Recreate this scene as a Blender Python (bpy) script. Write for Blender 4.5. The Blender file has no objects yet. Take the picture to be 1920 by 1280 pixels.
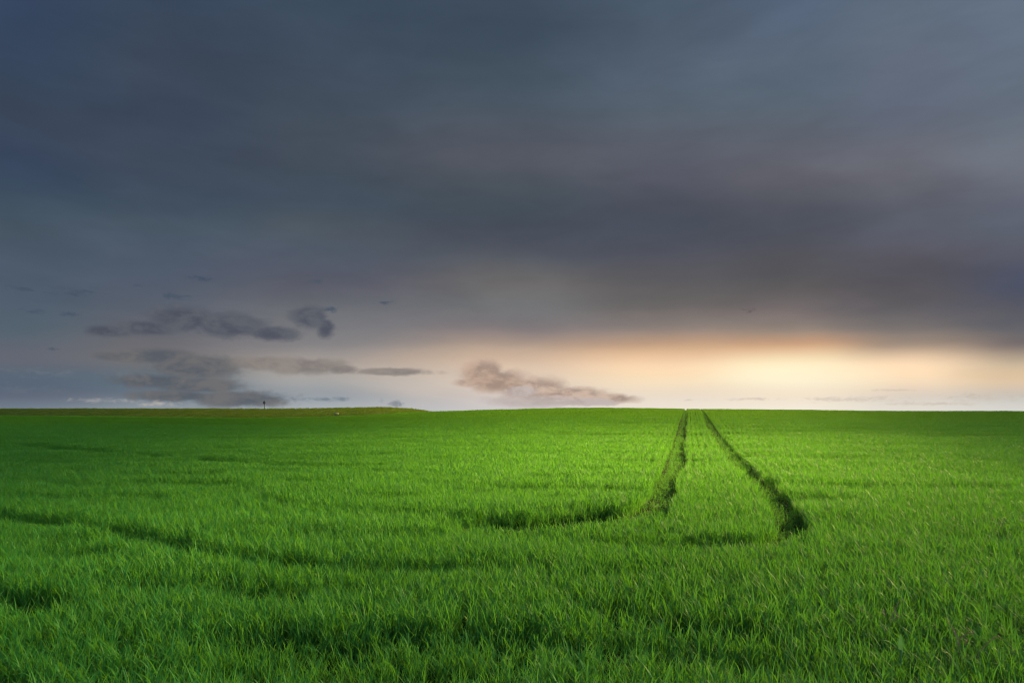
import bpy, bmesh, math
import numpy as np
from mathutils import Vector

rng = np.random.default_rng(7)
SC = bpy.context.scene
COL = SC.collection
EYE = 1.95            # eye height above the soil
EXPO = 2.85
F = 1280.0            # focal length in photograph pixels (24 mm on 36 mm film)
HOR = 762.0           # eye-level row in the photograph
SUN_AZ, SUN_EL = 62.0, 26.0

def link(o):
    COL.objects.link(o); return o

def tag(o, label=None, cat=None, group=None, kind=None):
    for k, v in (('label', label), ('category', cat), ('group', group), ('kind', kind)):
        if v: o[k] = v
    return o

# ------------------------------------------------------------------ noise
def hash2(ix, iy, seed):
    h = (ix.astype(np.int64) * 374761393 + iy.astype(np.int64) * 668265263 + seed * 982451653) & 0xFFFFFFFF
    h = ((h ^ (h >> 13)) * 1274126177) & 0xFFFFFFFF
    return ((h ^ (h >> 16)) & 0xFFFF) / 65535.0

def vnoise(x, y, seed=0):
    x0 = np.floor(x); y0 = np.floor(y)
    fx = x - x0; fy = y - y0
    fx = fx * fx * (3 - 2 * fx); fy = fy * fy * (3 - 2 * fy)
    a = hash2(x0, y0, seed); b = hash2(x0 + 1, y0, seed)
    c = hash2(x0, y0 + 1, seed); d = hash2(x0 + 1, y0 + 1, seed)
    return (a * (1 - fx) + b * fx) * (1 - fy) + (c * (1 - fx) + d * fx) * fy

def fbm(x, y, seed=0, octs=3):
    s = 0; a = 0.5; t = 0
    for k in range(octs):
        s = s + a * vnoise(x * 2 ** k, y * 2 ** k, seed + k); t += a; a *= 0.5
    return s / t

def sstep(a, b, x):
    t = np.clip((x - a) / (b - a), 0, 1)
    return t * t * (3 - 2 * t)

# ---------------------------------------------------------------- terrain
PXR = np.array([-900, -300, 0, 200, 450, 600, 700, 790, 900, 1000, 1110, 1200, 1300, 1500, 1700, 1920, 2700])
RR  = np.array([.40, .38, .36, .18, .04, .12, .50, .90, 1.14, 1.36, 1.53, 1.46, 1.32, 1.16, 1.02, 1.0, .95])
def rise(u):
    px = u * F + 960
    s = 0
    for dx in (-70, -35, 0, 35, 70): s = s + np.interp(px + dx, PXR, RR)
    return s / 5
def ground_z(x, y):
    u = x / np.maximum(y, 18)
    z = rise(u) * sstep(24, 100, y)
    z = z + 0.05 * (fbm(x / 9, y / 9, 5, 2) - .5) * sstep(12, 30, y)
    far = np.maximum(y - 104, 0)
    return z - 0.022 * far - 0.00004 * np.minimum(far, 200) ** 2
CREST = 104.0

# ------------------------------------------------------------ wheel tracks
def gp(px, py, top=1.72):
    d = top * F / (py - HOR)
    return ((px - 960) / F * d, d)

def path(pts):            # Catmull-Rom through ground points
    P = [np.array(p, float) for p in pts]
    P = [2 * P[0] - P[1]] + P + [2 * P[-1] - P[-2]]
    out = []
    for i in range(1, len(P) - 2):
        for t in np.linspace(0, 1, 9)[:-1]:
            a, b, c, d = P[i - 1], P[i], P[i + 1], P[i + 2]
            out.append(.5 * ((2 * b) + (c - a) * t + (2 * a - 5 * b + 4 * c - d) * t * t + (3 * b - a - 3 * c + d) * t ** 3))
    out.append(P[-2])
    return np.array(out)

def lane(x0):
    ys = [140, 100, 75, 55, 42]
    return [(x0 + .2596 * y, y) for y in ys]
KT = 1.147
def sc_(pts): return [(a * KT, b * KT) for a, b in pts]
TR_IN = path(lane(-.528) + sc_([(7.74, 31.6), (5.77, 24), (3.98, 17.1), (3.05, 13.6), (2.55, 11.7)]) +
             [gp(1222, 948), gp(1185, 960), gp(1110, 970), gp(1000, 981), gp(900, 981), gp(790, 972), gp(660, 963), gp(540, 955), gp(420, 935)])
TR_OUT = path(lane(1.65) + sc_([(9.64, 31.6), (7.67, 24), (5.88, 17.1), (4.93, 13.3), (4.0, 9.95), (3.6, 8.8)]) +
              [gp(1500, 992), gp(1440, 1012), gp(1330, 1022), gp(1210, 1024), gp(1090, 1020), gp(960, 1010), gp(860, 1004)])
TR_A = path([gp(-160, 950), gp(0, 967), gp(110, 977), gp(230, 997), gp(350, 1028), gp(460, 1046), gp(600, 1058), gp(740, 1066), gp(880, 1068), gp(1000, 1072)])
TR_B = path([gp(-200, 822), gp(0, 831), gp(150, 842), gp(280, 851), gp(420, 860), gp(560, 871), gp(680, 882), gp(800, 888)])
TR_C = path([gp(1090, 1142), gp(1180, 1158), gp(1290, 1172), gp(1400, 1182), gp(1500, 1196)])
TR_D = path([gp(-220, 1105), gp(-60, 1118), gp(40, 1130), gp(110, 1142)])
TR_E = path([gp(1640, 1140), gp(1720, 1150), gp(1790, 1162)])
TR_F = path([gp(640, 1262), gp(740, 1275), gp(860, 1268)])
TR_G = path([gp(1480, 769.5, 1.0), gp(1560, 780, 1.3), gp(1650, 789, 1.5), gp(1745, 802, 1.6)])
TRACKS = [(TR_IN, .28, .92), (TR_OUT, .26, .90), (TR_A, .25, .46), (TR_B, .55, .55), (TR_C, .17, .7), (TR_D, .2, .7),
          (TR_E, .1, .7), (TR_F, .12, .55), (TR_G, .3, .5)]

def dist_path(P, x, y, cut=1.2):
    d = np.full(x.shape, 9.0)
    lo = P.min(0) - cut; hi = P.max(0) + cut
    m = (x > lo[0]) & (x < hi[0]) & (y > lo[1]) & (y < hi[1])
    if not m.any(): return d, d * 0
    xx, yy = x[m], y[m]
    dd = np.full(xx.shape, 9.0); arc = np.zeros(xx.shape); s0 = 0
    for a, b in zip(P[:-1], P[1:]):
        v = b - a; L2 = v @ v; L = math.sqrt(L2)
        t = np.clip(((xx - a[0]) * v[0] + (yy - a[1]) * v[1]) / L2, 0, 1)
        q = np.hypot(xx - a[0] - t * v[0], yy - a[1] - t * v[1])
        k = q < dd
        dd[k] = q[k]; arc[k] = s0 + t[k] * L; s0 += L
    d[m] = dd
    full = np.zeros(x.shape); full[m] = arc
    return d, full

def fade_track(i, arc, P):
    L = np.hypot(*np.diff(P, axis=0).T).sum()
    if i == 0: return 1 - .80 * sstep(L - 6.6, L - 4.8, arc)            # inner track thins out along the headland
    if i == 1: return 1 - .52 * sstep(L - 5.0, L - 4.2, arc) - .35 * sstep(L - 3., L - 1, arc)
    if i == 2: return .45 + .55 * sstep(0, 2, arc) * (1 - sstep(L - 2.2, L, arc))
    return np.sin(np.clip(arc / L, 0.02, .98) * math.pi) ** .5

def crop_height(x, y):
    """relative crop height 0..1.2 and how deep in a wheel track a spot lies"""
    h = .88 + .26 * (fbm(x / 1.7, y / 1.1, 11, 3) - .5) * 2 * .6
    # wind-laid, uneven growth: long shallow troughs running across the field
    st = fbm(x / 2.6 + .3 * y, y / .8, 31, 3)
    h = h - .26 * sstep(.53, .72, st)
    st2 = fbm(x / 9.0, y / 2.6, 47, 2)
    h = h - .2 * sstep(.5, .72, st2) * sstep(10, 24, y)
    tr = np.zeros(x.shape)
    wob = .09 * (fbm(x / .5, y / .5, 77, 2) - .5)
    for i, (P, w, dep) in enumerate(TRACKS):
        d, arc = dist_path(P, x, y)
        dep = dep + (.16 * sstep(25, 45, y) if i < 2 else 0)
        if i < 2:
            L = np.hypot(*np.diff(P, axis=0).T).sum()
            w = w * (1 + .10 * sstep(16, 28, y) - .35 * sstep(55, 95, y) + (1.35 * sstep(L - 9.6, L - 8.2, arc) if i == 0 else .55 * sstep(L - 4.7, L - 3.8, arc) - .12 * (1 - sstep(9, 12, y))))
        k = dep * fade_track(i, arc, P) * (1 - sstep(w * (.9 if i < 2 else .62), w * (1.12 if i < 2 else 1.25), d + wob))
        if i > 1: k = k * (.45 + 1.0 * fbm(x / 1.1, y / .8, 140 + i, 2))
        tr = np.maximum(tr, k)
    return h * (1 - tr), tr

def far_edge(u):
    """distance at which the crop stops (towards the grassy bank on the left)"""
    px = u * F + 960
    return np.interp(px, [-900, 0, 230, 450, 640, 740, 800, 860], [150, 140, 112, 101, 101, 104, 112, 150])

# --------------------------------------------------------------- materials
def nodes_of(m):
    m.use_nodes = True
    nt = m.node_tree; nt.nodes.clear()
    return nt
def N(nt, typ, **kw):
    n = nt.nodes.new(typ)
    for k, v in kw.items(): setattr(n, k, v)
    return n
def setin(nt, sock, v):
    if isinstance(v, bpy.types.NodeSocket): nt.links.new(v, sock)
    elif v is not None: sock.default_value = v
def math_(nt, op, a, b=None, c=None, clamp=False):
    n = N(nt, 'ShaderNodeMath', operation=op, use_clamp=clamp)
    for i, v in enumerate((a, b, c)): setin(nt, n.inputs[i], v)
    return n.outputs[0]
def vmath(nt, op, a, b=None):
    n = N(nt, 'ShaderNodeVectorMath', operation=op)
    setin(nt, n.inputs[0], a); setin(nt, n.inputs[1], b)
    return n.outputs['Value'] if op in ('LENGTH', 'DOT_PRODUCT') else n.outputs['Vector']
def smooth(nt, x, a, b, lo=0., hi=1.):
    n = N(nt, 'ShaderNodeMapRange', interpolation_type='SMOOTHSTEP')
    for i, v in enumerate((x, a, b, lo, hi)): setin(nt, n.inputs[i], v)
    return n.outputs[0]
def mixc(nt, f, a, b, blend='MIX'):
    n = N(nt, 'ShaderNodeMix', data_type='RGBA', blend_type=blend)
    setin(nt, n.inputs[0], f); setin(nt, n.inputs[6], a); setin(nt, n.inputs[7], b)
    return n.outputs[2]
def noise(nt, vec, scale, detail=4, rough=.55, dist=0):
    n = N(nt, 'ShaderNodeTexNoise')
    setin(nt, n.inputs['Vector'], vec)
    n.inputs['Scale'].default_value = scale; n.inputs['Detail'].default_value = detail
    n.inputs['Roughness'].default_value = rough; n.inputs['Distortion'].default_value = dist
    return n.outputs['Fac']
def c4(r, g, b): return (r, g, b, 1)

def leaf_material(name, dark, light, old, trans, old_amt=.03, rough=.5, tw=.45, spec=.12):
    m = bpy.data.materials.new(name); nt = nodes_of(m)
    out = N(nt, 'ShaderNodeOutputMaterial')
    at = N(nt, 'ShaderNodeAttribute', attribute_name='tint')
    tip = N(nt, 'ShaderNodeAttribute', attribute_name='along')
    oi = N(nt, 'ShaderNodeObjectInfo')
    geo = N(nt, 'ShaderNodeNewGeometry')
    patch = noise(nt, geo.outputs['Position'], .35, 3)
    f = math_(nt, 'ADD', math_(nt, 'MULTIPLY', at.outputs['Fac'], .55), math_(nt, 'MULTIPLY', oi.outputs['Random'], .45))
    f = math_(nt, 'ADD', f, math_(nt, 'MULTIPLY', math_(nt, 'SUBTRACT', patch, .5), .9), clamp=True)
    colr = mixc(nt, f, dark, light)
    isold = math_(nt, 'GREATER_THAN', at.outputs['Fac'], 1 - old_amt)
    isold = math_(nt, 'MULTIPLY', isold, smooth(nt, tip.outputs['Fac'], .1, .9, .25, .9))
    colr = mixc(nt, isold, colr, old)
    p = N(nt, 'ShaderNodeBsdfPrincipled')
    nt.links.new(colr, p.inputs['Base Color'])
    p.inputs['Roughness'].default_value = rough
    p.inputs['Specular IOR Level'].default_value = spec
    t = N(nt, 'ShaderNodeBsdfTranslucent')
    nt.links.new(mixc(nt, .75, colr, trans), t.inputs['Color'])
    mx = N(nt, 'ShaderNodeMixShader'); mx.inputs[0].default_value = tw
    nt.links.new(p.outputs[0], mx.inputs[1]); nt.links.new(t.outputs[0], mx.inputs[2])
    nt.links.new(mx.outputs[0], out.inputs[0])
    return m

def plain(name, colr, rough=.7, metal=0., var=.2, scale=8.):
    m = bpy.data.materials.new(name); nt = nodes_of(m)
    out = N(nt, 'ShaderNodeOutputMaterial'); p = N(nt, 'ShaderNodeBsdfPrincipled')
    tc = N(nt, 'ShaderNodeTexCoord')
    f = noise(nt, tc.outputs['Object'], scale, 5)
    d = tuple(c * (1 - var) for c in colr[:3]) + (1,); l = tuple(min(1, c * (1 + var)) for c in colr[:3]) + (1,)
    nt.links.new(mixc(nt, f, d, l), p.inputs['Base Color'])
    p.inputs['Roughness'].default_value = rough; p.inputs['Metallic'].default_value = metal
    b = N(nt, 'ShaderNodeBump'); b.inputs['Strength'].default_value = .3; b.inputs['Distance'].default_value = .02
    nt.links.new(f, b.inputs['Height']); nt.links.new(b.outputs[0], p.inputs['Normal'])
    nt.links.new(p.outputs[0], out.inputs[0])
    return m

M_CROP = leaf_material('barley_leaf', c4(.012, .105, .020), c4(.052, .205, .034), c4(.13, .21, .035), c4(.14, .36, .012))
M_FAR = leaf_material('barley_leaf_distant', c4(.030, .116, .011), c4(.064, .198, .017), c4(.13, .20, .03), c4(.16, .35, .008), spec=.08)
M_BANK = leaf_material('rough_grass_leaf', c4(.050, .092, .008), c4(.100, .130, .012), c4(.15, .14, .03), c4(.14, .20, .012), old_amt=.1)
M_DRY = plain('dry_straw', c4(.17, .11, .045), .8)
M_WEED = leaf_material('weed_leaf', c4(.07, .17, .05), c4(.10, .20, .07), c4(.1, .2, .07), c4(.10, .25, .05), rough=.35, tw=.3)

def soil_material():
    m = bpy.data.materials.new('soil'); nt = nodes_of(m)
    out = N(nt, 'ShaderNodeOutputMaterial'); p = N(nt, 'ShaderNodeBsdfPrincipled')
    geo = N(nt, 'ShaderNodeNewGeometry')
    a = noise(nt, geo.outputs['Position'], .9, 6, .6); b = noise(nt, geo.outputs['Position'], 14, 6, .65)
    earth = mixc(nt, b, c4(.006, .013, .003), c4(.014, .024, .006))
    straw = smooth(nt, a, .60, .74)
    nt.links.new(mixc(nt, straw, earth, mixc(nt, b, c4(.012, .028, .005), c4(.045, .042, .012))), p.inputs['Base Color'])
    p.inputs['Roughness'].default_value = .95; p.inputs['Specular IOR Level'].default_value = .04
    bm_ = N(nt, 'ShaderNodeBump'); bm_.inputs['Strength'].default_value = .7; bm_.inputs['Distance'].default_value = .04
    nt.links.new(b, bm_.inputs['Height']); nt.links.new(bm_.outputs[0], p.inputs['Normal'])
    nt.links.new(p.outputs[0], out.inputs[0])
    return m
M_SOIL = soil_material()

# ------------------------------------------------------------ mesh helpers
def mesh_obj(name, verts, faces, mat, parent=None, smooth_=True, attrs=None, linked=True):
    me = bpy.data.meshes.new(name)
    verts = np.asarray(verts, np.float32)
    if isinstance(faces, np.ndarray):
        k = faces.shape[1]
        me.vertices.add(len(verts)); me.vertices.foreach_set('co', verts.ravel())
        me.loops.add(faces.size); me.loops.foreach_set('vertex_index', faces.ravel().astype(np.int32))
        me.polygons.add(len(faces)); me.polygons.foreach_set('loop_start', np.arange(0, faces.size, k, dtype=np.int32))
        me.update(calc_edges=True)
    else:
        me.from_pydata([tuple(v) for v in verts], [], faces)
    if smooth_: me.polygons.foreach_set('use_smooth', np.ones(len(me.polygons), bool))
    for k, v in (attrs or {}).items():
        a = me.attributes.new(k, 'FLOAT', 'POINT'); a.data.foreach_set('value', np.asarray(v, np.float32))
    me.materials.append(mat)
    o = bpy.data.objects.new(name, me)
    if linked: link(o)
    if parent: o.parent = parent
    return o

def bm_obj(name, bm, mat, parent=None, smooth_=False):
    me = bpy.data.meshes.new(name); bm.to_mesh(me); bm.free()
    if smooth_: me.polygons.foreach_set('use_smooth', np.ones(len(me.polygons), bool))
    me.materials.append(mat)
    o = link(bpy.data.objects.new(name, me))
    if parent: o.parent = parent
    return o

def grid_faces(nx, ny):
    i = np.arange((ny - 1) * nx).reshape(ny - 1, nx)[:, :-1].ravel()
    return np.stack([i, i + 1, i + 1 + nx, i + nx], 1)

# ------------------------------------------------------------------ ground
def spaced(lo, hi, n, k):
    t = np.linspace(np.arcsinh(lo / k), np.arcsinh(hi / k), n)
    return np.sinh(t) * k
gx = spaced(-3000, 3000, 301, 12.)
gy = np.concatenate([np.linspace(-400, -12, 14), spaced(-10, 135, 190, 30.), np.geomspace(140, 3200, 26)])
X, Y = np.meshgrid(gx, gy)
g = mesh_obj('ground', np.stack([X, Y, ground_z(X, Y)], -1).reshape(-1, 3), grid_faces(len(gx), len(gy)), M_SOIL)
tag(g, 'brown soil of the barley field under the crop', None, None, 'structure')

# --------------------------------------------------------- far grassy bank
bpx = np.linspace(-900, 900, 181); bt = np.linspace(0, 1, 22)
TOPS = np.interp(bpx, [-900, 0, 300, 480, 590, 640, 690, 730, 770, 795, 830, 900], [766.5, 766.5, 766.8, 767.2, 766.6, 765.2, 764.2, 764.3, 767., 770.2, 775, 784])
def bank_xyz(px_i, t):
    px = bpx[px_i]; u = (px - 960) / F
    ye = far_edge(np.array([u]))[0]
    y0 = ye - 1.5; y1 = ye + 16; y2 = ye + 60
    z0 = float(ground_z(np.array([u * y0]), np.array([y0]))[0]) + .02
    zt = EYE - (TOPS[px_i] - HOR) / F * y1
    if t < .62:
        s = t / .62; y = y0 + (y1 - y0) * s; z = z0 + (zt - z0) * (s * (1.7 - .7 * s))
    else:
        s = (t - .62) / .38; y = y1 + (y2 - y1) * s; z = zt - .0 * s - 3.5 * s * s
    return (u * y, y, z)
BV = np.array([[bank_xyz(i, t) for i in range(len(bpx))] for t in bt])
nz = fbm(BV[..., 0] / 2.5, BV[..., 1] / 1.5, 91, 3) - .5
BV[..., 2] += nz * .16 * np.sin(np.clip(bt / .62, 0, 1) * math.pi)[:, None] + .05 * (fbm(BV[..., 0] / 3, BV[..., 1] * 0, 13, 3) - .5)
def bank_soil():
    m = bpy.data.materials.new('bank_turf'); nt = nodes_of(m)
    out = N(nt, 'ShaderNodeOutputMaterial'); p = N(nt, 'ShaderNodeBsdfPrincipled')
    geo = N(nt, 'ShaderNodeNewGeometry')
    a = noise(nt, geo.outputs['Position'], .35, 5, .6)
    nt.links.new(mixc(nt, smooth(nt, a, .35, .7), c4(.03, .07, .008), c4(.070, .088, .016)), p.inputs['Base Color'])
    p.inputs['Roughness'].default_value = .95; p.inputs['Specular IOR Level'].default_value = .05
    nt.links.new(p.outputs[0], out.inputs[0])
    return m
bank = mesh_obj('grassy_bank', BV.reshape(-1, 3), grid_faces(len(bpx), len(bt)), bank_soil())
tag(bank, 'low grassy bank rising beyond the left edge of the field', None, None, 'structure')

# ------------------------------------------------------------------- tufts
def make_tuft(name, mat, n, rad, hmin, hmax, wid, segs, flop, seed, lean=(0.1, .6), leaves=4, leaf=(.15, .27)):
    """n tillers, each a thin stem carrying a few arching leaves up its height"""
    r = np.random.default_rng(seed)
    V = []; Fc = []; tint = []; along = []
    def strip(p, az, L, th, bend, late, w, tn, t0, t1, ns, prof_):
        base = len(V)
        side = az + math.pi / 2 + r.uniform(-.5, .5); twist = r.uniform(-1.2, 1.2)
        for s_ in range(ns + 1):
            t = s_ / ns; ang = th + bend * t ** late
            if s_: p = p + L / ns * np.array([math.sin(ang) * math.cos(az), math.sin(ang) * math.sin(az), math.cos(ang)])
            sd_ = side + twist * t
            q = np.array([math.cos(sd_), math.sin(sd_), 0]) * w * .5 * max(prof_(t), .03)
            V.append(p - q); V.append(p + q); tint.extend((tn, tn)); along.extend((t0 + (t1 - t0) * t,) * 2)
            if s_:
                k = base + 2 * s_; Fc.append((k - 2, k - 1, k + 1, k))
        return p
    lp = lambda t: (.55 + .45 * math.sin(min(t / .4, 1) * math.pi / 2)) * (1 - max(0, (t - .35) / .65) ** 1.7)
    for b in range(n):
        a = r.uniform(0, 2 * math.pi); rr = rad * math.sqrt(r.uniform())
        p0 = np.array([rr * math.cos(a), rr * math.sin(a), -.01]); H = r.uniform(hmin, hmax)
        saz = r.uniform(0, 2 * math.pi); sth = r.uniform(0, .22); tn = r.uniform()
        sdir = np.array([math.sin(sth) * math.cos(saz), math.sin(sth) * math.sin(saz), math.cos(sth)])
        SL = H * .62
        strip(p0, saz, SL, sth, .05, 1., wid * .38, tn * .5, 0, .4, 2, lambda t: 1 - .4 * t)
        az0 = r.uniform(0, 2 * math.pi)
        for k in range(leaves):
            fr_ = (k + 1) / leaves
            q0 = p0 + sdir * SL * (.15 + .85 * fr_)
            L = r.uniform(*leaf) * H / .42
            th = r.uniform(*lean) * (1.15 - .55 * fr_); bend = r.uniform(.25, 1.1); late = 1.4
            if r.uniform() < flop: bend = r.uniform(1.4, 2.7); late = r.uniform(1.3, 3.)
            strip(q0, az0 + k * math.pi + r.uniform(-.7, .7), L, th, bend, late, wid * r.uniform(.7, 1.15), min(1, max(0, r.uniform())), .2 + .3 * fr_, 1, segs, lp)
    return mesh_obj(name, np.array(V), np.array(Fc), mat, attrs={'tint': tint, 'along': along}, linked=False)

def tuft_collection(name, specs):
    c = bpy.data.collections.new(name)
    for s in specs: c.objects.link(s)
    return c

C_NEAR = tuft_collection('tufts_near', [make_tuft('tuft_near_%02d' % i, M_CROP, 5, .075, .38, .46, .0096, 6, .30, 100 + i, (.08, .6), 4, (.13, .24)) for i in range(12)])
C_MID = tuft_collection('tufts_mid', [make_tuft('tuft_mid_%02d' % i, M_CROP, 5, .10, .37, .45, .0135, 4, .40, 200 + i, (.1, .7), 3, (.11, .20)) for i in range(10)])
C_FAR = tuft_collection('tufts_far', [make_tuft('tuft_far_%02d' % i, M_FAR, 4, .075, .36, .44, .0200, 3, .45, 300 + i, (.1, .8), 3, (.11, .20)) for i in range(8)])
C_LOW = tuft_collection('tufts_low', [make_tuft('tuft_low_%02d' % i, M_CROP, 4, .09, .12, .26, .0100, 5, .5, 400 + i, (.3, 1.1), 3) for i in range(6)])
C_BANK = tuft_collection('tufts_bank', [make_tuft('tuft_bank_%02d' % i, M_BANK, 6, .26, .14, .32, .030, 3, .3, 500 + i, (.1, .7), 3) for i in range(6)])

def scatter(name, pts, rot, scl, coll, nvar, label):
    me = bpy.data.meshes.new(name)
    n = len(pts)
    me.vertices.add(n); me.vertices.foreach_set('co', np.asarray(pts, np.float32).ravel())
    a = me.attributes.new('rot', 'FLOAT_VECTOR', 'POINT'); a.data.foreach_set('vector', np.asarray(rot, np.float32).ravel())
    a = me.attributes.new('scl', 'FLOAT_VECTOR', 'POINT'); a.data.foreach_set('vector', np.asarray(scl, np.float32).ravel())
    a = me.attributes.new('idx', 'INT', 'POINT'); a.data.foreach_set('value', rng.integers(0, nvar, n).astype(np.int32))
    o = link(bpy.data.objects.new(name, me))
    ng = bpy.data.node_groups.new(name + '_scatter', 'GeometryNodeTree')
    ng.interface.new_socket('Geometry', in_out='INPUT', socket_type='NodeSocketGeometry')
    ng.interface.new_socket('Geometry', in_out='OUTPUT', socket_type='NodeSocketGeometry')
    gi = ng.nodes.new('NodeGroupInput'); go = ng.nodes.new('NodeGroupOutput')
    ci = ng.nodes.new('GeometryNodeCollectionInfo'); ci.inputs['Collection'].default_value = coll
    ci.inputs['Separate Children'].default_value = True; ci.inputs['Reset Children'].default_value = True
    ip = ng.nodes.new('GeometryNodeInstanceOnPoints'); ip.inputs['Pick Instance'].default_value = True
    def named(nm, dt):
        q = ng.nodes.new('GeometryNodeInputNamedAttribute'); q.data_type = dt; q.inputs['Name'].default_value = nm
        return q.outputs['Attribute']
    e2r = ng.nodes.new('FunctionNodeEulerToRotation')
    L = ng.links.new
    L(gi.outputs[0], ip.inputs['Points']); L(ci.outputs[0], ip.inputs['Instance'])
    L(named('idx', 'INT'), ip.inputs['Instance Index'])
    L(named('rot', 'FLOAT_VECTOR'), e2r.inputs[0]); L(e2r.outputs[0], ip.inputs['Rotation'])
    L(named('scl', 'FLOAT_VECTOR'), ip.inputs['Scale'])
    L(ip.outputs[0], go.inputs[0])
    md = o.modifiers.new('scatter', 'NODES'); md.node_group = ng
    tag(o, label, None, None, 'stuff')
    return o

def wedge_points(y0, y1, dens, k=.88, pad=2.5):
    n = int(dens * (y1 - y0) * 2 * (k * (y0 + y1) / 2 + pad))
    # density uniform over the wedge |x| < k*y + pad
    y = rng.uniform(y0, y1, int(n * 2.2)); wmax = k * y1 + pad
    keep = rng.uniform(0, 1, len(y)) < (k * np.maximum(y, 0) + pad) / wmax
    y = y[keep][:n]
    x = rng.uniform(-1, 1, len(y)) * (k * np.maximum(y, 0) + pad)
    return x, y

def to_rows(x, y, frac):
    """drill rows run the way the wheel tracks do"""
    s = (x - .2596 * y); pitch = .28
    snap = np.round(s / pitch) * pitch + rng.normal(0, .022, len(s))
    k = rng.uniform(size=len(s)) < frac
    return np.where(k, snap + .2596 * y, x)

def tilt(phi, theta, a):
    return np.stack([-a * np.sin(theta - phi), a * np.cos(theta - phi), phi], 1)

def crop(name, x, y, coll, nvar, label, wscale=1., hscale=1.):
    u = x / np.maximum(y, 1)
    k = y < np.where(y > 50, far_edge(u), 1e9)
    x, y = x[k], y[k]
    h, tr = crop_height(x, y)
    keep = (rng.uniform(size=len(x)) > tr * (.70 + .25 * sstep(30, 45, y))) & (h > .05)
    x, y, h, tr = x[keep], y[keep], h[keep], tr[keep]
    n = len(x)
    phi = rng.uniform(0, 2 * math.pi, n)
    theta = math.pi + 1.6 * (fbm(x / 2.3, y / 2.3, 61, 2) - .5) * 2       # laid over by a breeze from the right
    a = .02 + .08 * fbm(x / 1.2, y / 1.2, 63, 2) + rng.normal(0, .05, n) + .09 * sstep(-2, 3, x) * (1 - sstep(6, 14, y))
    hs = h * rng.uniform(.90, 1.08, n) * hscale
    ws = np.clip(hs, .55, 1.2) * wscale
    z = ground_z(x, y)
    return scatter(name, np.stack([x, y, z], 1), tilt(phi, theta, a), np.stack([ws, ws, hs], 1), coll, nvar, label)

def band(y0, y1, dens, f0, f1, k=.88, pad=2.5):
    """points over the wedge, thinned over f0 (fade in) and f1 (fade out) so that the detail levels hand over softly"""
    x, y = wedge_points(y0, y1, dens, k, pad)
    p = np.ones(len(y))
    if f0: p *= np.clip((y - f0[0]) / (f0[1] - f0[0]), 0, 1)
    if f1: p *= np.clip((f1[1] - y) / (f1[1] - f1[0]), 0, 1)
    q = rng.uniform(size=len(y)) < p
    return x[q], y[q]
x, y = band(-2.5, 18, 170, None, (12, 18), pad=3)
crop('barley_crop', x, y, C_NEAR, 12, 'dense knee-high green barley crop in the foreground of the field')
x, y = band(12, 72, 95, (12, 18), (24, 72))
x = to_rows(x, y, .8)
crop('barley_crop', x, y, C_MID, 10, 'green barley crop across the middle of the field', 1.1)
x, y = band(24, 128, 42, (24, 72), None)
x = to_rows(x, y, .95)
crop('barley_crop', x, y, C_FAR, 8, 'green barley crop rising to the crest of the field', 1.05)

# straggling regrowth along the bottom of the wheel tracks
tx, ty = [], []
for P, w, dep in TRACKS[:5]:
    q = P[(P[:, 1] < 118)]
    L = np.hypot(*np.diff(q, axis=0).T); cum = np.concatenate([[0], np.cumsum(L)])
    s = rng.uniform(0, cum[-1], int(cum[-1] * 44))
    tx.append(np.interp(s, cum, q[:, 0]) + rng.normal(0, w * .6, len(s)))
    ty.append(np.interp(s, cum, q[:, 1]) + rng.normal(0, w * .6, len(s)))
tx = np.concatenate(tx); ty = np.concatenate(ty); n = len(tx)
sc = rng.uniform(.35, .8, n) * (1 - .35 * sstep(30, 50, ty))
scatter('track_grass', np.stack([tx, ty, ground_z(tx, ty)], 1), tilt(rng.uniform(0, 6.28, n), rng.uniform(0, 6.28, n), rng.uniform(0, .5, n)),
        np.stack([sc, sc, sc], 1), C_LOW, 6, 'short straggling green regrowth along the bottoms of the wheel tracks')

# rough grass on the bank
n = 26000
ii = rng.integers(0, len(bpx) - 1, n); tt = rng.uniform(0.02, .78, n)
fi = rng.uniform(size=n); tj = tt * (len(bt) - 1); j0 = tj.astype(int); fj = tj - j0
A = (BV[j0, ii] * (1 - fi)[:, None] + BV[j0, ii + 1] * fi[:, None]) * (1 - fj)[:, None] + (BV[j0 + 1, ii] * (1 - fi)[:, None] + BV[j0 + 1, ii + 1] * fi[:, None]) * fj[:, None]
hb = rng.uniform(.35, 1., n) * (.5 + .9 * fbm(A[:, 0] / 3, A[:, 1] / 2, 17, 2))
scatter('bank_grass', A, tilt(rng.uniform(0, 6.28, n), np.full(n, math.pi), rng.uniform(0, .4, n)), np.stack([hb * 0 + 1.1, hb * 0 + 1.1, hb], 1), C_BANK, 6,
        'rough yellowish grass on the low bank behind the field')

# ------------------------------------------------------- sign on the skyline
def bar(bm, p0, p1, r, seg=10):
    p0 = Vector(p0); p1 = Vector(p1); d = p1 - p0
    res = bmesh.ops.create_cone(bm, cap_ends=True, segments=seg, radius1=r, radius2=r, depth=d.length)
    q = Vector((0, 0, 1)).rotation_difference(d.normalized()); mid = (p0 + p1) / 2
    for v in res['verts']: v.co = q @ v.co + mid
def boxm(bm, c, s):
    res = bmesh.ops.create_cube(bm, size=1)
    for v in res['verts']: v.co = Vector((v.co.x * s[0] + c[0], v.co.y * s[1] + c[1], v.co.z * s[2] + c[2]))

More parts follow.
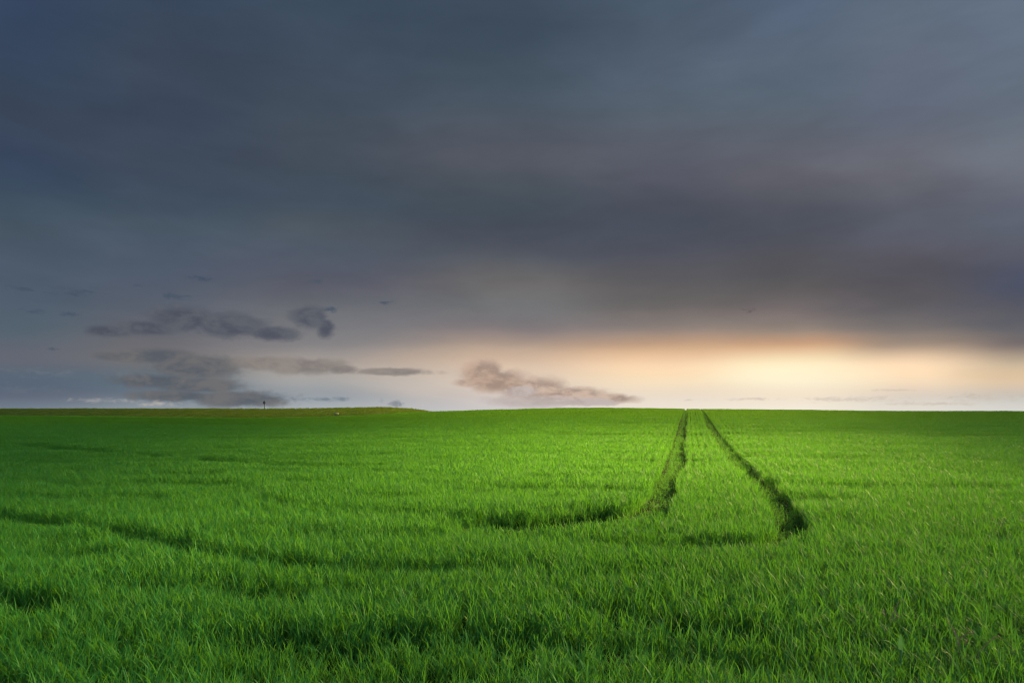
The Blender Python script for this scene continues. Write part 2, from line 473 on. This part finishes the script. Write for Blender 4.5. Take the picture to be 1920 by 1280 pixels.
M_POST = plain('weathered_steel', c4(.018, .015, .012), .9)
M_SIGN = plain('sign_back', c4(.05, .042, .03), .55, .2)
M_RIM = plain('sign_edge', c4(.03, .03, .028), .5, .4)
SY = 128.0; SX = (495.5 - 960) / F * SY
ztop = EYE - (750.5 - HOR) / F * SY; zbase = EYE - (769 - HOR) / F * SY
sign = link(bpy.data.objects.new('road_sign', None)); sign.location = (SX, SY, zbase - .5)
tag(sign, 'dark diamond road sign on a thin post on the skyline above the bank', 'road sign')
Hs = ztop - sign.location.z
bm = bmesh.new(); bar(bm, (0, 0, 0), (0, 0, Hs - .08), .06); boxm(bm, (0, 0, .02), (.2, .2, .05))
bm_obj('post', bm, M_POST, sign)
cz = Hs - .42
bm = bmesh.new()
hw, hh, r = .30, .36, .05
pts = [(-hw + r, -r * .9), (-hw + r, r * .9), (-r, hh - r), (r, hh - r), (hw - r, r * .9), (hw - r, -r * .9), (r, -hh + r), (-r, -hh + r)]
fr = [bm.verts.new((px, -.055, cz + pz)) for px, pz in pts]; bk = [bm.verts.new((px, -.048, cz + pz)) for px, pz in pts]
bm.faces.new(fr); bm.faces.new(bk[::-1])
for i in range(8): bm.faces.new((fr[i], bk[i], bk[(i + 1) % 8], fr[(i + 1) % 8]))
bmesh.ops.recalc_face_normals(bm, faces=bm.faces)
plate = bm_obj('sign_plate', bm, M_SIGN, sign)
bm = bmesh.new()
for i in range(8):
    a, b = pts[i], pts[(i + 1) % 8]
    bar(bm, (a[0], -.0515, cz + a[1]), (b[0], -.0515, cz + b[1]), .012, 6)
bm_obj('rim', bm, M_RIM, plate)
for dz in (-.14, .14):
    bm = bmesh.new(); boxm(bm, (0, -.01, cz + dz), (.20, .07, .035)); bm_obj('bracket', bm, M_RIM, sign)
bm = bmesh.new(); bar(bm, (0, 0, Hs - .08), (0, 0, Hs), .05, 10); boxm(bm, (0, 0, Hs + .012), (.06, .06, .03)); bm_obj('post_cap', bm, M_RIM, sign)

# ----------------------------------------------------------- pale field stone
def stone(px, py, Y, size, label, seed):
    x = (px - 960) / F * Y; z = EYE - (py - HOR) / F * Y
    bm = bmesh.new(); bmesh.ops.create_icosphere(bm, subdivisions=3, radius=1)
    r = np.random.default_rng(seed); ax = [r.normal(size=3) for _ in range(9)]; am = r.uniform(.62, .95, 9)
    for v in bm.verts:
        n_ = np.array(v.co.normalized()); k = 1.
        for a, m_ in zip(ax, am):
            a = a / np.linalg.norm(a); d = n_ @ a
            if d > 1e-3: k = min(k, m_ / d)
        k += .05 * math.sin(7 * n_[0] + 3) * math.sin(6 * n_[1]) 
        v.co = Vector((n_[0] * k * size[0], n_[1] * k * size[1], n_[2] * k * size[2]))
    o = bm_obj('stone', bm, plain('limestone', c4(.15, .13, .07), .9, 0, .25, 3.), None, True)
    o.location = (x, Y, z)
    tag(o, label, 'stone')
stone(631, 776.5, 103.5, (.42, .3, .26), 'pale stone lying where the field meets the grassy bank', 3)

# ---------------------------------------------------------------- weeds
def blade(bm, p, az, L, th, bend, w, segs=9, late=1.5):
    p = Vector(p); prev = None
    for s in range(segs + 1):
        t = s / segs; ang = th + bend * t ** late
        d = Vector((math.sin(ang) * math.cos(az), math.sin(ang) * math.sin(az), math.cos(ang)))
        if s: p = p + d * (L / segs)
        prof = (.55 + .45 * math.sin(min(t / .45, 1) * math.pi / 2)) * max(1 - max(0, (t - .4) / .6) ** 1.7, .03)
        q = Vector((-math.sin(az), math.cos(az), 0)) * w * .5 * prof
        nrm = d.cross(q).normalized() * w * .18 * prof
        row = [bm.verts.new(p - q), bm.verts.new(p - nrm), bm.verts.new(p + q)]
        if prev:
            bm.faces.new((prev[0], prev[1], row[1], row[0])); bm.faces.new((prev[1], prev[2], row[2], row[1]))
        prev = row
    return p

def dry_stem(px, py, label, seed, n):
    r = np.random.default_rng(seed)
    gx_, gy_ = gp(px, py, 1.52)
    root = link(bpy.data.objects.new('dry_weed', None)); root.location = (gx_, gy_, 0)
    tag(root, label, 'weed')
    for k in range(n):
        bm = bmesh.new()
        az = r.uniform(0, 6.28); p = Vector((r.normal(0, .03), r.normal(0, .03), 0)); th = r.uniform(.05, .25); L = r.uniform(.40, .50)
        pts_ = [p.copy()]
        for s in range(8):
            ang = th + r.uniform(.6, 1.3) * (s / 7) ** 3
            p = p + Vector((math.sin(ang) * math.cos(az), math.sin(ang) * math.sin(az), math.cos(ang))) * L / 8
            pts_.append(p.copy())
        for a, b in zip(pts_[:-1], pts_[1:]): bar(bm, a, b, .0028, 5)
        st = bm_obj('stem', bm, M_DRY, root)
        bm = bmesh.new()
        for q in range(5):
            blade(bm, pts_[-1] - (pts_[-1] - pts_[-3]) * (q / 7), r.uniform(0, 6.28), r.uniform(.03, .08), r.uniform(.3, 1.), r.uniform(.3, 1.), .006, 4)
        bm_obj('seed_head', bm, M_DRY, st)
dry_stem(1668, 1128, 'brown dried weed at the dark gap in the crop', 5, 4)
dry_stem(1802, 1172, 'brown dried weed with drooping heads nearer the right edge of the photo', 9, 5)

gx_, gy_ = gp(1688, 1208, 1.56)
root = link(bpy.data.objects.new('broad_leaf_plant', None)); root.location = (gx_, gy_, 0)
tag(root, 'pale plant with two broad arching leaves standing out of the crop at lower right', 'plant')
bm = bmesh.new(); bar(bm, (0, 0, 0), (.005, 0, .36), .006, 7); bm_obj('stem', bm, M_WEED, root)
bm = bmesh.new(); blade(bm, (.004, 0, .33), math.pi, .17, .45, 1.15, .026); bm_obj('leaf', bm, M_WEED, root, True)
bm = bmesh.new(); blade(bm, (.004, 0, .33), math.pi + .9, .15, .05, .35, .028); bm_obj('leaf', bm, M_WEED, root, True)

# ------------------------------------------------------------ sun and added shade slab
sd = Vector((math.sin(math.radians(SUN_AZ)) * math.cos(math.radians(SUN_EL)), math.cos(math.radians(SUN_AZ)) * math.cos(math.radians(SUN_EL)), math.sin(math.radians(SUN_EL))))
sl = bpy.data.lights.new('sun', 'SUN'); sl.energy = 4.6; sl.angle = math.radians(.6); sl.color = (1, .77, .28)
so = link(bpy.data.objects.new('sun', sl)); so.rotation_euler = sd.to_track_quat('Z', 'Y').to_euler(); so.location = (60, 10, 80)

# added slab out of view: its opacity is shaped to leave a sunlit patch mid-field
def lit(x, y):
    """share of the sun the added slab lets through towards a spot on the ground"""
    w = .16 * (fbm(x / 9 + 3, y / 9, 71, 3) - .5) * 2
    f = sstep(5.4, 11.6, y + w * 6 + np.maximum(-x, 0) * .25)
    q = x / np.maximum(y, 6)
    l = sstep(-.50, .02, q + w * .6) ** 1.15
    r_ = 1 - .95 * sstep(.24, .68, q + w * .4)
    far = 1 - .64 * sstep(12, 60, y)
    v = f * l * r_ * far + .26 * (1 - sstep(5.5, 10, y)) * (1 - .9 * sstep(.05, .5, q)) * (1 - .45 * sstep(.2, .7, -q))
    bank_ = .24 * sstep(96, 104, y) * sstep(-.95, -.3, q) * (1 - sstep(-.12, -.05, q))
    return np.clip(.05 + .95 * (v + bank_), 0, 1)
cu = spaced(-175, 175, 230, 6.); cv = np.concatenate([np.linspace(-60, -3, 16), spaced(-2, 185, 200, 7.)])
CX, CY = np.meshgrid(cu, cv)
edge = 1 - sstep(140, 172, np.abs(CX))
edge = edge * (1 - sstep(150, 182, CY)) * sstep(-58, -30, CY)
den = (1 - lit(CX, CY)) * edge
alpha1 = 1 - np.sqrt(np.clip(1 - den, 0, 1))
H0 = 420.0
base = np.stack([CX, CY, CX * 0], -1) + np.array(sd)[None, None] * (H0 / sd.z)
lump = 3 * (fbm(CX / 40, CY / 40, 81, 3) - .5)
bot = base - np.array(sd) * (den * 3 + lump * .5)[..., None]; top = base + np.array(sd) * (4 + den * 22 + lump)[..., None]
nv = CX.size; gf = grid_faces(len(cu), len(cv))
V = np.concatenate([bot.reshape(-1, 3), top.reshape(-1, 3)]); Fc = np.concatenate([gf[:, ::-1], gf + nv])
m = bpy.data.materials.new('shade_slab_mat'); nt = nodes_of(m)
out = N(nt, 'ShaderNodeOutputMaterial'); at = N(nt, 'ShaderNodeAttribute', attribute_name='cover')
df = N(nt, 'ShaderNodeBsdfDiffuse'); df.inputs[0].default_value = c4(.8, .8, .8)
tl = N(nt, 'ShaderNodeBsdfTranslucent'); tl.inputs[0].default_value = c4(.6, .6, .6)
tp = N(nt, 'ShaderNodeBsdfTransparent'); mx0 = N(nt, 'ShaderNodeMixShader'); mx0.inputs[0].default_value = .3
mx = N(nt, 'ShaderNodeMixShader')
nt.links.new(df.outputs[0], mx0.inputs[1]); nt.links.new(tl.outputs[0], mx0.inputs[2])
nt.links.new(at.outputs['Fac'], mx.inputs[0]); nt.links.new(tp.outputs[0], mx.inputs[1]); nt.links.new(mx0.outputs[0], mx.inputs[2])
nt.links.new(mx.outputs[0], out.inputs[0])
cl = mesh_obj('shade_slab', V, Fc, m, attrs={'cover': np.concatenate([alpha1.ravel(), alpha1.ravel()])})
tag(cl, 'unseen added slab high to the right, shading all but a sunlit patch of the field', None, None, 'stuff')

# ----------------------------------------------------------------------- sky
W = bpy.data.worlds.new('World'); SC.world = W; W.use_nodes = True
nt = W.node_tree; nt.nodes.clear()
out = N(nt, 'ShaderNodeOutputWorld')
tc = N(nt, 'ShaderNodeTexCoord'); D = tc.outputs['Generated']
sx = N(nt, 'ShaderNodeSeparateXYZ'); nt.links.new(D, sx.inputs[0])
AZ0 = math_(nt, 'ARCTAN2', sx.outputs[0], sx.outputs[1])
EL0 = math_(nt, 'ARCSINE', sx.outputs[2])
def lin(c): return tuple((v / 255 / 12.92 if v / 255 <= .04045 else ((v / 255 + .055) / 1.055) ** 2.4) / 2 ** EXPO for v in c)
def azel(px, py):
    u = (px - 960) / F; v = (HOR - py) / F
    return math.atan(u), math.atan(v / math.sqrt(1 + u * u))
cv_ = N(nt, 'ShaderNodeCombineXYZ'); nt.links.new(AZ0, cv_.inputs[0]); nt.links.new(EL0, cv_.inputs[1])
P2 = cv_.outputs[0]
def stretched(sx_, sy_, off=(0, 0)):
    n = N(nt, 'ShaderNodeMapping'); nt.links.new(P2, n.inputs[0])
    n.inputs['Scale'].default_value = (sx_, sy_, 1); n.inputs['Location'].default_value = (off[0], off[1], 0)
    return n.outputs[0]
nA = noise(nt, stretched(2.2, 6.5), 1., 4, .5)
nB = noise(nt, stretched(3.6, 15., (3, 1)), 1., 5, .5, .25)
nC = noise(nt, stretched(9., 30., (7, 2)), 1., 6, .6, .4)
high = smooth(nt, EL0, .03, .16)
EL = math_(nt, 'ADD', EL0, math_(nt, 'MULTIPLY', math_(nt, 'SUBTRACT', nA, .5), math_(nt, 'MULTIPLY_ADD', high, .05, .006)))
AZ = math_(nt, 'ADD', AZ0, math_(nt, 'MULTIPLY', math_(nt, 'SUBTRACT', nB, .5), .14))
ROWS = [0, 100, 200, 300, 380, 430, 480, 530, 580, 620, 650, 680, 710, 740, 765]
COLS = {
 0: [(55,71,95),(56,71,93),(58,70,88),(56,70,92),(64,80,96),(70,84,98),(76,90,106),(78,92,108),(82,96,110),(86,100,112),(96,102,114),(98,104,116),(88,102,118),(96,104,120),(112,124,138)],
 300: [(58,72,91),(61,73,90),(61,73,91),(64,75,92),(66,80,96),(72,86,100),(78,90,106),(82,92,108),(92,98,110),(100,102,110),(110,109,114),(114,115,118),(100,113,124),(112,124,136),(140,150,158)],
 600: [(60,75,92),(64,77,93),(68,79,93),(69,79,91),(68,80,94),(76,86,96),(82,90,104),(92,94,106),(108,110,116),(122,122,126),(142,138,138),(166,158,152),(166,164,162),(152,158,164),(168,174,178)],
 960: [(63,77,93),(64,78,92),(75,86,99),(82,86,96),(72,82,92),(72,78,90),(88,92,100),(110,108,108),(116,116,118),(136,126,125),(178,157,141),(214,188,165),(222,203,185),(214,200,190),(206,200,198)],
 1250: [(76,91,107),(82,95,111),(86,97,110),(90,94,106),(78,82,94),(74,80,92),(82,84,94),(96,94,96),(114,108,106),(150,134,124),(204,168,136),(246,210,172),(250,224,188),(236,220,200),(238,226,210)],
 1480: [(88,103,124),(89,103,120),(92,104,118),(96,98,108),(88,90,100),(80,84,94),(84,84,92),(92,90,92),(122,112,110),(156,138,124),(214,174,138),(254,234,194),(255,243,210),(244,228,204),(244,234,216)],
 1700: [(94,108,124),(98,108,124),(98,106,122),(104,106,116),(94,96,106),(90,94,106),(88,88,98),(86,84,90),(104,100,102),(132,122,116),(176,154,134),(250,218,182),(250,222,188),(222,208,192),(226,220,208)],
 1920: [(100,114,132),(100,112,128),(102,112,126),(108,114,126),(100,104,118),(94,100,114),(92,94,108),(80,86,106),(86,88,100),(104,102,106),(134,122,116),(198,178,152),(222,196,164),(204,196,184),(214,212,206)],
}
E0, E1 = -.02, .60
te = N(nt, 'ShaderNodeMapRange'); setin(nt, te.inputs[0], EL); te.inputs[1].default_value = E0; te.inputs[2].default_value = E1
cur = None; prev_az = None
for px in sorted(COLS):
    rp = N(nt, 'ShaderNodeValToRGB'); cr = rp.color_ramp; cr.interpolation = 'CARDINAL'
    nt.links.new(te.outputs[0], rp.inputs[0])
    stops = sorted((((azel(px, r)[1] - E0) / (E1 - E0)), lin(c)) for r, c in zip(ROWS, COLS[px]))
    while len(cr.elements) < len(stops): cr.elements.new(.5)
    for e, (p_, c_) in zip(cr.elements, stops): e.position = p_; 
    for e, (p_, c_) in zip(cr.elements, stops): e.position = p_; e.color = (*c_, 1)
    a = azel(px, HOR)[0]
    if cur is None: cur = rp.outputs[0]
    else:
        mr = N(nt, 'ShaderNodeMapRange', interpolation_type='SMOOTHSTEP'); setin(nt, mr.inputs[0], AZ)
        mr.inputs[1].default_value = prev_az; mr.inputs[2].default_value = a
        cur = mixc(nt, mr.outputs[0], cur, rp.outputs[0])
    prev_az = a
# light and dark streaks in the cloud deck
mod = math_(nt, 'MULTIPLY_ADD', math_(nt, 'SUBTRACT', nB, .5), .20, 1.)
mod = math_(nt, 'MULTIPLY', mod, math_(nt, 'MULTIPLY_ADD', math_(nt, 'SUBTRACT', nC, .5), .22, 1.))
nM = noise(nt, stretched(5.5, 11., (9, 4)), 1., 5, .55, .6)
mod = math_(nt, 'MULTIPLY', mod, math_(nt, 'MULTIPLY_ADD', math_(nt, 'SUBTRACT', nM, .5), .24, 1.))
mod = math_(nt, 'ADD', math_(nt, 'MULTIPLY', mod, high), math_(nt, 'SUBTRACT', 1., high))
cur = mixc(nt, 1., cur, mod, 'MULTIPLY')

def blob_field(blobs):
    f = None
    for px, py, rx, ry in blobs:
        a, e = azel(px, py); a2, _ = azel(px + rx, py); _, e2 = azel(px, py - ry)
        v = vmath(nt, 'SUBTRACT', P2, (a, e, 0)); v = vmath(nt, 'MULTIPLY', v, (1 / (a2 - a), 1 / (e2 - e), 0))
        d = math_(nt, 'SUBTRACT', 1., vmath(nt, 'LENGTH', v))
        f = d if f is None else math_(nt, 'MAXIMUM', f, d)
    return f
puff = noise(nt, stretched(26., 46., (2, 5)), 1., 7, .62, .3)
puff2 = noise(nt, stretched(60., 105., (4, 9)), 1., 5, .6, .2)
pf = math_(nt, 'ADD', math_(nt, 'MULTIPLY', math_(nt, 'SUBTRACT', puff, .5), 1.9), math_(nt, 'MULTIPLY', math_(nt, 'SUBTRACT', puff2, .5), .5))
puff3 = noise(nt, stretched(70., 150., (1, 3)), 1., 6, .65, .5)
pf_small = math_(nt, 'MULTIPLY_ADD', puff3, 3.6, -2.05)
def layer(cur, blobs, colr_a, colr_b, amax, k=.68, lo=-.06, hi=.56, pf=pf):
    f = math_(nt, 'ADD', blob_field(blobs), math_(nt, 'MULTIPLY', pf, k))
    al = smooth(nt, f, lo, hi, 0., amax)
    sh = smooth(nt, puff, .36, .64)
    return mixc(nt, al, cur, mixc(nt, sh, (*lin(colr_a), 1), (*lin(colr_b), 1)))
G_SMALL = [(60, 585, 40, 8), (135, 589, 38, 9), (140, 546, 75, 14), (40, 540, 60, 8), (330, 556, 60, 12), (375, 521, 38, 8), (590, 527, 32, 7), (718, 568, 30, 7), (618, 580, 22, 8), (100, 655, 28, 8), (260, 536, 24, 7)]
cur = layer(cur, G_SMALL, (66, 80, 98), (76, 88, 104), .75, .9, .05, .9, pf_small)
G_TOP = [(345, 598, 80, 30), (430, 610, 90, 30), (510, 625, 60, 18), (275, 615, 70, 18), (200, 620, 60, 14), (580, 594, 46, 26), (612, 615, 22, 26)]
cur = layer(cur, G_TOP, (76, 80, 94), (94, 98, 106), .92)
G_MID = [(300, 668, 90, 20), (370, 688, 110, 30), (230, 668, 70, 12), (290, 714, 110, 18), (370, 722, 110, 20), (450, 748, 130, 20), (330, 742, 110, 14)]
cur = layer(cur, G_MID, (86, 92, 101), (110, 109, 110), .92)
G_LONG = [(500, 681, 70, 16), (570, 686, 110, 20), (640, 692, 46, 12), (740, 697, 95, 9)]
cur = layer(cur, G_LONG, (122, 116, 114), (142, 134, 128), .85)
G_BANDS = [(150, 700, 200, 16), (40, 735, 160, 22), (610, 748, 80, 8), (740, 756, 34, 12)]
cur = layer(cur, G_BANDS, (92, 106, 122), (108, 118, 130), .6, .8, 0., 1., pf_small)
cur = layer(cur, [(210, 751, 110, 7), (300, 757, 80, 8)], (160, 158, 158), (190, 182, 174), .7, 1., 0., 1.1, pf_small)
G_PINK = [(908, 699, 54, 32), (935, 712, 70, 28), (1000, 728, 90, 28), (1070, 740, 90, 20), (1140, 747, 80, 12), (880, 717, 36, 10)]
cur = layer(cur, G_PINK, (160, 140, 128), (208, 182, 164), .95, .6)
cur = layer(cur, [(906, 700, 44, 30), (930, 716, 60, 24)], (164, 142, 128), (196, 170, 150), .95, .5)
cur = layer(cur, [(1000, 752, 110, 14), (975, 735, 40, 14), (1090, 754, 90, 9)], (180, 166, 162), (194, 182, 178), .85, .8)
G_RIGHT = [(1850, 745, 150, 14), (1680, 731, 90, 4), (1600, 748, 160, 9), (1400, 748, 110, 5), (1760, 757, 160, 6), (1290, 750, 16, 4)]
cur = layer(cur, G_RIGHT, (196, 182, 168), (210, 198, 184), .6, .8, 0., 1., pf_small)
cur = layer(cur, [(1412, 582, 30, 7)], (88, 82, 88), (100, 92, 92), .6, .9, .05, .9, pf_small)

# thick cloud fills the view ahead; overhead and behind it breaks up to open sky
dotf = vmath(nt, 'DOT_PRODUCT', D, (0.05, .92, .39))
cover = smooth(nt, math_(nt, 'ADD', dotf, math_(nt, 'MULTIPLY', math_(nt, 'SUBTRACT', nA, .5), .2)), .30, .66, 0.15, 1.0)
bgc = N(nt, 'ShaderNodeBackground'); nt.links.new(cur, bgc.inputs[0]); bgc.inputs[1].default_value = 1.
sky = N(nt, 'ShaderNodeTexSky'); sky.sky_type = 'NISHITA'; sky.sun_disc = False
sky.sun_elevation = math.radians(SUN_EL); sky.sun_rotation = math.radians(SUN_AZ)
bgs = N(nt, 'ShaderNodeBackground'); nt.links.new(sky.outputs[0], bgs.inputs[0]); bgs.inputs[1].default_value = .055
mx = N(nt, 'ShaderNodeMixShader'); nt.links.new(cover, mx.inputs[0]); nt.links.new(bgs.outputs[0], mx.inputs[1]); nt.links.new(bgc.outputs[0], mx.inputs[2])
nt.links.new(mx.outputs[0], out.inputs[0])

# -------------------------------------------------------------------- camera
cam = bpy.data.cameras.new('camera'); cam.sensor_width = 36; cam.lens = 24; cam.clip_end = 8000; cam.clip_start = .05
cam.shift_y = (HOR - 640) / 1920
co = link(bpy.data.objects.new('camera', cam)); co.location = (0, 0, EYE); co.rotation_euler = (math.pi / 2, 0, 0)
SC.camera = co
vs = SC.view_settings; vs.view_transform = 'Standard'; vs.look = 'None'; vs.exposure = EXPO; vs.gamma = 1
SC.cycles.filter_width = 1.1; SC.cycles.max_bounces = 6; SC.cycles.transparent_max_bounces = 12
